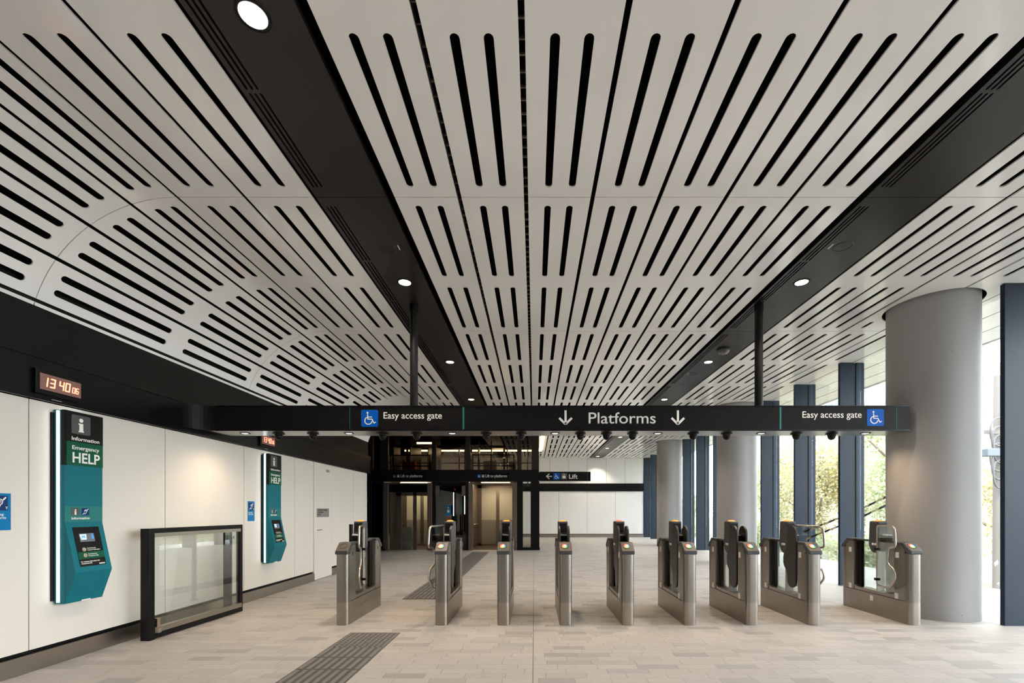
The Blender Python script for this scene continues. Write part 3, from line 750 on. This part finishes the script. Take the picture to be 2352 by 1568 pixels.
# ------------------------------------------------------------------ help point totems
def totem(y, label):
    r = root('help_point', (XW, y, .587), label, 'information panel', 'teal help points on the left wall')
    Wd, D, H = .385, .12, 1.898
    part('back_plate', MB().box(.0, .02, -.02, Wd-.02, .03, H-.03), M['black_satin'], r)
    part('body', MB().box(.02, D, 0, Wd, 0, H), M['teal'], r, bevel=.002)
    mb = MB().prism([(D, .80), (D+.105, .30), (D, .0)], .004, Wd-.004, 'y'); part('console', mb, M['teal'], r, bevel=.002, label='wedge shaped teal console')
    for s_, yy in ((-1, 0), ):
        part('light_strip', MB().box(.045, .072, -.006, .001, .015, H-.01), M['lamp_cool'], r, label='glowing white light strip')
    part('light_strip', MB().box(.045, .072, .02, Wd-.08, H, H+.005), M['lamp_cool'], r, label='glowing strip along the top')
    X0 = D+.0015
    part('side_cover', MB().box(D-.035, D+.001, -.001, .02, H-.54, H), M['black_satin'], r)
    hs = part('header_sign', MB().box(D, D+.004, .01, Wd, H-.30, H), M['black_satin'], r, label='black header panel reading Information')
    gs = part('help_sign', MB().box(D, D+.0035, .015, Wd, H-.535, H-.30), M['green'], r, label='green panel reading Emergency HELP')
    icon_square(r, .19, M['icon_grey'], info_icon, M['lettering'], (D+.0042, .155, H-.125), SIDE)
    def tx(s, y0, y1, z, h, m='lettering', xo=.0046, bold=.012, rot=SIDE):
        o = text(s, h/.729, M[m], r, (D+xo, y0, z), rot, bold=bold); W = max(v.co.x for v in o.data.vertices); 
        for v_ in o.data.vertices: v_.co.x *= (y1-y0)/W
        return o
    tx('Information', .06, .345, H-.285, .038); tx('Emergency', .065, .345, H-.375, .040); tx('HELP', .065, .35, H-.505, .105, bold=.018)
    part('lower_sign', MB().box(D, D+.002, .0, Wd-.004, .80, .955), M['teal_line'], r, label='teal strip with two small pictograms')
    icon_square(r, .075, M['icon_grey'], info_icon, M['lettering'], (D+.0025, .10, .90), SIDE)
    icon_square(r, .075, M['navy'], ear_icon, M['lettering'], (D+.0025, .20, .90), SIDE)
    tx('Information', .06, .245, .825, .024, xo=.0035)
    # sloping face plate
    a = math.atan2(.105, .5); Ls = math.hypot(.105, .5)
    fp = bpy.data.objects.new('control_panel', None)
    me = MB().prism(rrect(.265, .40, .008), 0, .003, 'z')
    cp = part('control_panel', me, M['screen'], r, label='black control panel with a small display')
    cp.rotation_euler = Euler((PI/2-a, 0, PI/2), 'XYZ'); cp.location = (D+.105*.50, Wd/2, .80-.5*.50)
    # orient by matrix: local x -> +Y, local y -> up the slope, local z -> outward
    up = Vector((-.105, 0, .5)).normalized(); xx = Vector((0, 1, 0)); zz = xx.cross(up)
    cp.rotation_euler = Matrix((xx, up, zz)).transposed().to_euler(); cp.location = Vector((D+.0525, Wd/2, .55))+zz*.001
    def cpp(name, mb, m, loc): o = part(name, mb, m, cp); o.location = loc; return o
    cpp('display', MB().prism(rrect(.15, .085, .002), 0, .001, 'z'), mat('display', (.05, .05, .06), .2, emit=(.16, .17, .18), es=.6), (-.01, .09, .003))
    cpp('display_image', MB().prism([(-.035, .03), (.03, .03), (.026, -.025), (-.028, -.025)], 0, .001, 'z'), M['display_light'], (-.045, .095, .004))
    lg = MB(); stroke(lg, [(-.018, -.012), (-.010, .012), (0, -.006), (.010, .012), (.018, -.012)], .008); cpp('display_logo', lg, M['display_blue'], (-.048, .098, .0052))
    cpp('display_image', MB().prism([(-.004, .035), (.004, .035), (.013, -.02), (-.009, -.02)], 0, .001, 'z'), M['display_blue'], (.045, .095, .0045))
    cpp('green_strip', MB().box(-.1325, .1325, -.035, .035, 0, .001), M['green'], (0, -.09, .003))
    for z, s in ((-.03, 'Push Button for\nCustomer Information'), (-.09, 'Push Button for\nEmergencies Only')):
        b = cpp('push_button', MB().cyl(0, 0, 0, .008, .020, 20), M['steel_bright'], (-.07, z, .003))
        text(s, .018, M['lettering'], cp, (-.035, z+.005, .0045), (0, 0, 0), xs=.8)
    text('For customer information visit\ntransportnsw.info', .018, M['lettering'], cp, (-.12, -.158, .0035), (0, 0, 0), xs=.85, bold=.02)
    cpp('plate_label', MB().box(-.03, .03, -.006, .006, 0, .001), M['sticker'], (.09, -.185, .003))
    part('wall_label', MB().box(D+.004, D+.007, .16, .25, .001, .012), M['sticker'], r)
    return r
tt = totem(4.373, 'tall teal help point with light strip, nearest on the left wall below the clock')
dup(tt, (XW, 7.73, .587), 'tall teal help point with light strip, farther along the left wall past the glass barrier')

# hearing loop signs
def hearing(y, label):
    r = root('hearing_loop_sign', (XW, y, 1.5), label, 'sign', 'blue hearing signs on the left wall')
    part('plate', MB().box(0, .004, -.175, 0, -.175, .152), M['sign_blue'], r)
    icon_square(r, .13, M['navy'], ear_icon, M['lettering'], (.0045, -.09, .065), SIDE)
    text('T', .03, M['lettering'], r, (.008, -.045, .012), SIDE, bold=.02)
    text('Listening\nHelp Area', .034, M['lettering'], r, (.0055, -.165, -.045), SIDE, xs=.9, ls=.85)
    return r
hh = hearing(4.024, 'blue hearing loop sign cut by the left edge of the picture')
dup(hh, (XW, 7.53, 1.5), 'small blue hearing loop sign between the glass barrier and the farther help point')

# ------------------------------------------------------------------ lift enclosure
YL = 17.0; q = YL/1030
lx = lambda x: (x-1227)*q
lz = lambda y: EYE+(1172-y)*q
SH = root('lift_shaft', (-3.0, YL, 0), 'dark glazed lift enclosure with black header band and two lift doorways', 'lift enclosure')
def sp_(name, mb, m, label=None, bevel=0): return part(name, mb, m, SH, world=True, label=label, bevel=bevel)
zt, zb = 3.04, 2.595
sp_('header_band', MB().box(-9, lx(1238), YL-.05, YL+.12, zb, zt), M['black_satin'], label='black header band')
sp_('upper_glass', MB().box(-9, lx(1238), YL+.03, YL+.04, zt, CZ+.3), M['smoked_glass'], label='smoked glass above the header')
for a, b in ((848, 857), (874, 892), (992, 1002), (1069, 1080), (1188, 1198), (1221, 1238)):
    sp_('mullion', MB().box(lx(a), lx(b), YL-.02, YL+.08, zt, CZ+.3), M['rail_dark'])
for a, b in ((848, 853), (874, 882), (993, 1000.5), (1070, 1076.5), (1187.5, 1201), (1219, 1239)):
    sp_('post', MB().box(lx(a), lx(b), YL-.03, YL+.10, 0, zb), M['black_satin'])
for a, b in ((853, 874), (1000.5, 1070), (1201, 1219)): sp_('lower_glass', MB().box(lx(a), lx(b), YL, YL+.012, .0, zb), M['gate_glass' if a == 1201 else 'dark_glass'])
sp_('sill', MB().box(lx(1187), lx(1240), YL-.06, YL+.1, 0, .10), M['black_satin']); sp_('sill', MB().box(lx(848), lx(888), YL-.25, YL+.1, 0, .06), M['black_satin'])
for a in (1001, 1061):
    sp_('lift_lantern', MB().box(lx(a), lx(a+8), YL-.035, YL-.005, lz(1139), lz(1115)), M['bronze'], label='bronze indicator plate')
sp_('side_glass', MB().box(lx(1238)-.02, lx(1238)-.01, YL+.1, 21.8, 0, CZ+.3), M['smoked_glass'])
for y in (18.6, 20.2, 21.7): sp_('side_post', MB().box(lx(1238)-.10, lx(1238), y, y+.08, 0, CZ+.3), M['rail_dark'])
for i, x in enumerate((-6.2, -4.6, -3.1, -1.5, .0)):
    sp_('rear_post', MB().box(x, x+.09, 21.72, 21.82, 0, CZ+.3), M['rail_dark'])
sp_('rear_rail', MB().box(-9, .1, 21.7, 21.78, 3.32, 3.38).box(-9, .1, 19.3, 19.36, 3.52, 3.56).box(-9, .1, 19.3, 19.4, 4.2, 4.3), M['rail_dark'])
fr = MB()
for i in range(12):
    x = -6.4+i*.55+random.random()*.2; fr.box(x, x+.04, 18.2+random.random()*3, 18.3+random.random()*3+.1, 2.6, 4.7)
sp_('guide_rail', fr, M['rail_dark'], label='dark vertical lift rails behind the glass')
def doorframe(x0, x1, xi0, xi1, zi):
    return MB().box(lx(x0), lx(xi0), YL-.10, YL+.05, 0, lz(1109)).box(lx(xi1), lx(x1), YL-.10, YL+.05, 0, lz(1109)).box(lx(xi0), lx(xi1), YL-.10, YL+.05, lz(zi), lz(1109))
sp_('door_frame', doorframe(882, 993, 892.6, 982.6, 1112), M['bronze'], bevel=.004)
sp_('door_frame', doorframe(1076.7, 1187.3, 1086.8, 1176.8, 1112), M['bronze'], bevel=.004)
# closed left doors
sp_('transom', MB().box(lx(892.6), lx(982.6), YL+.05, YL+.09, lz(1130), lz(1112)), M['black_gloss'])
ld = MB().box(lx(908), lx(920), YL+.10, YL+.13, 0, lz(1130)).box(lx(947), lx(955), YL+.10, YL+.13, 0, lz(1130)).box(lx(908), lx(982), YL+.10, YL+.13, lz(1138), lz(1130)).box(lx(892.6), lx(908), YL+.12, YL+.14, 0, lz(1130))
sp_('lift_door', ld, M['bronze'], label='bronze frame of the closed lift door')
sp_('door_glass', MB().box(lx(908), lx(982), YL+.115, YL+.12, 0, lz(1138)), M['gate_glass'])
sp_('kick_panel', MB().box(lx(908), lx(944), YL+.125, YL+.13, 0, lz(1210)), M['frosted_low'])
def sign_in_plane(name, x0, x1, y0, y1, Yd, label): pass
for x0 in (902, 1096):
    r = root('lift_sign', (lx(x0), YL-.055, lz(1098)), 'small Lift to platforms sign over the %s lift door' % ('closed left' if x0 == 902 else 'open right'), 'sign', 'signs over the lift doors')
    part('plate', MB().box(0, 74*q, 0, .004, 0, 12*q), M['screen'], r)
    icon_square(r, .125, M['navy'] if x0 == 902 else M['blue'], wheelchair, M['lettering'], (5*q, -.001, 4.7*q), FRONT)
    icon_square(r, .11, mat('icon_brown', (.22, .15, .12), .5), lift_icon, M['lettering'], (14*q, -.001, 4.7*q), FRONT)
    o = text('Lift to platforms', .155, M['lettering'], r, (19*q, -.002, 2*q), FRONT); W = max(v.co.x for v in o.data.vertices)
    for v_ in o.data.vertices: v_.co.x *= 50*q/W
# lift cars
def car(x0, x1, y0, y1, label, box_m):
    r = root('lift_car', ((x0+x1)/2, (y0+y1)/2, 0), label, 'lift car', 'lift cars in the glazed enclosure')
    P = lambda n, mb, m, label=None: part(n, mb, m, r, world=True, label=label)
    P('car_floor', MB().box(x0, x1, y0, y1, .0, .012), M['bronze'])
    P('car_roof', MB().box(x0, x1, y0, y1, 2.62, 2.72), M['black_satin'])
    P('side_wall', MB().box(x0, x0+.03, y0+.2, y1, 0, 2.6), M['bronze']); P('side_wall', MB().box(x1-.03, x1, y0+.2, y1, 0, 2.6), M['bronze'])
    xm = (x0+x1)/2
    P('rear_door', MB().box(x0, x0+.18, y1-.04, y1, 0, 2.6).box(x1-.18, x1, y1-.04, y1, 0, 2.6).box(xm-.06, xm+.08, y1-.045, y1, 0, 2.45).box(x0, x1, y1-.04, y1, 2.45, 2.6).box(x0, x1, y1-.04, y1, 0, .08), M['bronze'])
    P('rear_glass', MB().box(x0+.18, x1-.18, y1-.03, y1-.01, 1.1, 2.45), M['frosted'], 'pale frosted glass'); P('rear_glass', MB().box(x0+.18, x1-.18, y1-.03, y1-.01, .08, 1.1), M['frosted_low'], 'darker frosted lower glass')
    P('handrail', MB().tube([(x0+.08, y0+.35, .95), (x0+.08, y1-.2, .95)], .02), M['steel_bright'])
    P('ceiling_light', MB().box(x0+.35, x1-.25, y0+.4, y0+.50, 2.585, 2.60).box(x0+.35, x1-.25, y0+.9, y0+1.0, 2.585, 2.60), M['lamp_line'], 'glowing strip')
    rl = MB()
    for z in (3.2, 3.62): rl.box(x0+.05, x1-.05, y0+.1, y0+.14, z, z+.04)
    for x in (x0+.05, x0+.75, x1-.09): rl.box(x, x+.04, y0+.1, y0+.14, 2.72, 3.66); rl.box(x, x+.04, y1-.14, y1-.1, 2.72, 3.66)
    P('roof_rail', rl, M['rail_dark']); 
    P('control_box', MB().box(x0+.45, x0+.95, y0+.3, y0+.6, 2.72, 3.42).box(x0+1.45, x0+1.70, y0+.3, y0+.6, 2.72, 3.40), box_m, 'box on the car roof')
    l = bpy.data.lights.new('car_light', 'AREA'); l.shape = 'RECTANGLE'; l.size = 1; l.size_y = .8; l.energy = 22; l.color = (1, .8, .56)
    o = bpy.data.objects.new('car_light', l); C.objects.link(o); o.parent = r; o.location = (0, 0, 2.55)
car(lx(886), lx(986), YL+.28, YL+2.2, 'lift car behind the closed left lift door', M['orange'])
car(lx(1080), lx(1184), YL+.14, YL+2.2, 'open lift car with lit ceiling behind the right doorway', M['yellow'])
# call post between the lifts
r = root('call_post', (lx(1034), YL-.35, 0), 'lift call post with a blue accessibility sign between the two lifts', 'call post')
k2 = (YL-.35)/1030
part('pedestal', MB().box(-.11, .11, 0, .06, 0, EYE-10*k2), M['bronze'], r, bevel=.004)
part('blue_sign', MB().box(-.095, .095, -.004, 0, EYE-12*k2, EYE+13*k2), M['sign_blue'], r)
icon_square(r, .13, M['navy'], wheelchair, M['lettering'], (0, -.006, EYE+7*k2), FRONT); icon_square(r, .12, M['label_grey'], lift_icon, M['lettering'], (0, -.006, EYE-1.5*k2), FRONT)
part('call_button', MB().box(-.05, -.01, -.012, 0, 1.24, 1.28).box(.01, .05, -.012, 0, 1.24, 1.28), M['red'], r)
# vertical light strip
r = root('light_tube', (lx(1043), YL-.12, 0), 'tall thin vertical white light strip by the lift call post', 'lamp')
part('tube', MB().box(-.010, .010, 0, .03, EYE-12*q, EYE+41*q), M['lamp_cool'], r); part('bracket', MB().box(-.02, .02, .03, .09, EYE-14*q, EYE+43*q), M['black_satin'], r)
r = root('light_tube', (lx(1067.5), YL-.04, 0), 'tall thin vertical light strip left of the open lift door frame', 'lamp')
part('tube', MB().box(-.010, .010, -.01, .02, EYE-8*q, EYE+33*q), M['lamp_cool'], r); part('bracket', MB().box(-.02, .02, .02, .06, EYE-10*q, EYE+35*q), M['black_satin'], r)
# hanging lift sign
r = root('hanging_sign', (lx(1298), YL-.1, lz(1094)), 'black hanging sign with left arrow and the word Lift, right of the lift enclosure', 'sign')
part('casing', MB().box(lx(1239)-lx(1298), lx(1356)-lx(1298), 0, .20, -.175, .175), M['sign_face'], r, bevel=.01)
part('bracket', MB().box(lx(1232)-lx(1298), lx(1239)-lx(1298), .03, .17, -.15, .15), M['black_satin'], r)
part('divider', MB().box(lx(1349)-lx(1298), lx(1349.6)-lx(1298), -.002, 0, -.17, .17), M['teal_line'], r)
icon_square(r, .25, M['blue'], wheelchair, M['lettering'], (lx(1278)-lx(1298), -.001, 0), FRONT)
icon_square(r, .235, M['icon_grey'], lift_icon, M['lettering'], (lx(1295)-lx(1298), -.001, 0), FRONT)
mb = MB(); stroke(mb, [(-.10, 0), (.11, 0)], .032, round_ends=False); stroke(mb, [(0, .09), (-.10, 0), (0, -.09)], .032); flat('arrow', mb, M['lettering'], r, (lx(1261)-lx(1298), -.001, 0), FRONT)
o = text('Lift', .235, M['lettering'], r, (lx(1305.5)-lx(1298), -.001, -.085), FRONT, bold=.015); W = max(v.co.x for v in o.data.vertices)
for v_ in o.data.vertices: v_.co.x *= 20.5*q/W
# linear lights round the lift roof
r = root('linear_light', (.31, 21.8, 4.40), 'long glowing linear light turning around the far corner of the lift enclosure', 'lamp')
part('tube', MB().box(.29, .37, 17.6, 21.8, 4.40, 4.45).box(-6.3, .37, 21.8, 21.88, 4.38, 4.45), M['lamp_line'], r, world=True)
part('housing', MB().box(.28, .38, 17.6, 21.8, 4.45, 4.50).box(-6.3, .38, 21.78, 21.9, 4.45, 4.50), M['black_satin'], r, world=True)
r = root('batten_light', (-4.53, 18.5, 4.27), 'short bright batten light inside the top of the lift shaft', 'lamp')
part('tube', MB().box(-.32, .32, 0, .08, -.02, .05), M['lamp_line'], r); part('housing', MB().box(-.34, .34, .0, .10, .05, .10), M['black_satin'], r); part('hanger', MB().box(-.01, .01, .04, .06, .10, .70), M['rail_dark'], r)

for loc, e in (((-4.53, 18.54, 4.20), 14), ((-3.0, 21.6, 4.30), 70)):
    l = bpy.data.lights.new('tube_light', 'AREA'); l.shape = 'RECTANGLE'; l.size = .6 if e < 20 else 5; l.size_y = .08; l.energy = e; l.color = (1, .82, .58)
    o = bpy.data.objects.new('tube_light', l); C.objects.link(o); o.parent = r; o.location = Vector(loc)-Vector(r.location)

# ------------------------------------------------------------------ outside
def cloud_mesh(name, n, seed, rx, ry, rz, leaf=.10):
    g = np.random.default_rng(seed)
    nb = 26; ctr = g.normal(size=(nb, 3)); ctr /= np.linalg.norm(ctr, axis=1)[:, None]; ctr *= (g.random(nb)**.5)[:, None]*np.array([rx, ry, rz])*.85
    P = ctr[g.integers(0, nb, n)]+g.normal(size=(n, 3))*np.array([rx, ry, rz])*.17
    a = g.normal(size=(n, 3)); a /= np.linalg.norm(a, axis=1)[:, None]; b = np.cross(a, g.normal(size=(n, 3))); b /= np.linalg.norm(b, axis=1)[:, None]
    s = leaf*(.6+.8*g.random(n))[:, None]
    V = np.stack([P-a*s, P-b*s*.45, P+a*s, P+b*s*.45], 1).reshape(-1, 3)
    me = bpy.data.meshes.new(name); me.vertices.add(4*n); me.vertices.foreach_set('co', V.ravel()); me.loops.add(4*n); me.loops.foreach_set('vertex_index', np.arange(4*n, dtype=np.int32))
    me.polygons.add(n); me.polygons.foreach_set('loop_start', np.arange(0, 4*n, 4, dtype=np.int32)); me.polygons.foreach_set('loop_total', np.full(n, 4, dtype=np.int32)); me.update(); me.validate(); return me
CM = [cloud_mesh('foliage_a', 19000, 1, 2.2, 1.6, 2.9, .06), cloud_mesh('foliage_b', 19000, 2, 2.3, 1.6, 2.7, .06)]
def branches(h, seed, z0=-1.0):
    rnd = random.Random(seed); mb = MB(); mb.tube([(0, 0, z0), (.1, .05, z0+h*.3), (.0, .1, z0+h*.55), (.2, 0, z0+h*.8)], .13)
    for i in range(9):
        a = rnd.random()*2*PI; z = z0+h*(.15+.5*rnd.random()); Lr = 1.2+rnd.random()*1.2
        mb.tube([(0, 0, z), (math.cos(a)*Lr*.5, math.sin(a)*Lr*.5, z+.4), (math.cos(a)*Lr, math.sin(a)*Lr, z+1.0)], .045, n=6)
    return mb
TR = [(14.9, 12.9, 0, 1.7, 1.0, 'yellow green leafy tree seen right of the large column'),
      (13.9, 16.9, 1, 2.6, 1.0, 'yellow green leafy tree outside, just left of the large column'),
      (14.0, 22.1, 0, 2.9, 1.12, 'leafy tree outside between the two mullions left of the large column'),
      (14.0, 26.6, 1, 2.9, 1.15, 'leafy green tree outside between the second and third mullions left of the large column'),
      (15.2, 35.0, 0, 1.5, .9, 'paler tree outside beside the middle column'),
      (16.0, 45.0, 1, 1.0, 1.0, 'distant small tree seen between the far columns'),
      (20.5, 28.0, 1, 4.2, 1.6, 'tall tree behind the nearer trees, reaching above the gantry sign')]
for i, (x, y, k, z, s, lab) in enumerate(TR):
    r = root('tree', (x, y, -1.0), lab, 'tree', 'trees outside the glazing')
    f = mesh_obj('foliage', CM[k], M['leaf_a' if k == 0 else 'leaf_b'], r); f.location = (0, 0, z+1.0); f.scale = (s, s, s); f.rotation_euler = (0, 0, i*1.3)
    t_ = part('trunk', branches(z+4, i), M['trunk'], r); t_.location = (0, 0, 1.0)
BM = cloud_mesh('foliage_c', 12000, 5, .8, 3.4, .9, .06)
for i, (x, y, lab) in enumerate(((10.4, 13.5, 'low leafy bush outside, behind the rightmost gate'), (10.4, 21.5, 'low leafy bush outside, behind the gate second from the right'), (10.4, 30, 'low leafy bush outside near the middle column'))):
    r = root('bush', (x, y, -1.0), lab, 'bush', 'bushes outside the glazing'); f = mesh_obj('foliage', BM, M['leaf_b'], r); f.location = (0, 0, 1.1)
    part('stem', MB().tube([(0, 0, 0), (.1, .1, .9)], .04, n=6).tube([(0, .6, 0), (.1, .9, .9)], .04, n=6), M['trunk'], r)
# weathered pole
r = root('utility_pole', (12.28, 11.85, -1.0), 'weathered grey utility pole with looping cables, right of the large column', 'pole')
part('shaft', MB().cyl(0, 0, 0, 6.05, .13, 20, r2=.11), M['wood_pole'], r)
cb_ = MB()
for k in range(6):
    z = 3.2+.22*k; cb_.tube([(-.05-(.38+.04*(k%3))*math.sin(PI*i/14)**.8, -.14-.14*math.sin(PI*i/14), z+.62-.75*(i/14)+.10*math.sin(2*PI*i/14)) for i in range(15)], .022, n=6)
part('cable_loop', cb_, M['dark_plastic'], r); part('cable_box', MB().box(-.62, -.1, -.32, -.12, 3.9, 4.1), mat('grey_box', (.07, .085, .10), .5), r, bevel=.02)
part('crossarm', MB().box(-.5, .5, -.16, -.1, 4.5, 4.6), M['wood_pole'], r)
# hazard-striped overhead cables
hz = mat('hazard_stripe', (.1, .1, .1), .5); t = NT(hz); tc = t.n('ShaderNodeTexCoord'); sp = t.n('ShaderNodeSeparateXYZ'); t.l(tc.outputs['Object'], sp.inputs[0])
st_ = t.math('LESS_THAN', t.math('FRACT', t.math('MULTIPLY', sp.outputs[0], 9.0)), .5); t.l(t.mix(st_, (.55, .45, .25), (.02, .02, .02)), t.b.inputs['Base Color'])
def Pp(x, y, Yd): return ((x-1227)*Yd/1030, Yd, EYE+(1172-y)*Yd/1030)
for (a, b), lab in (((Pp(1850, 1220, 10.5), Pp(2120, 1100, 8.4)), 'upper black and yellow striped cable outside the glazing'), ((Pp(1850, 1238, 10.4), Pp(2120, 1120, 8.3)), 'lower black and yellow striped cable outside the glazing')):
    mid = tuple((a[i]+b[i])/2-(.05 if i == 2 else 0) for i in range(3)); o = part('striped_cable', MB().tube([a, mid, b], .022, n=8), hz); tag(o, lab, 'cable', 'hazard striped cables')
# apartment building
r = root('apartment_building', (36, 46, -1), 'pale apartment building with white balcony railings, high behind the trees', 'building')
part('walls', MB().box(-5, 14, -6, 25, 0, 24), M['house'], r)
for k in range(3, 8):
    z = k*3.0
    part('balcony', MB().box(-6.2, 6, -8.2, -6, z, z+.22).box(-6.6, -5, -6, 16, z, z+.22), M['house'], r)
    rb = MB(); rb.box(-6.2, 6, -8.2, -8.15, z+1.15, z+1.22); rb.box(-6.6, -6.55, -6, 16, z+1.15, z+1.22)
    for i in range(13): rb.box(-6.2+i, -6.15+i, -8.2, -8.15, z+.2, z+1.2)
    for i in range(22): rb.box(-6.6, -6.55, -6+i, -5.95+i, z+.2, z+1.2)
    part('railing', rb, M['sticker'], r)
    part('window_band', MB().box(-3, 4, -6.05, -6, z+.25, z+2.4).box(-5.05, -5, -2, 12, z+.25, z+2.4), M['house_glass'], r)
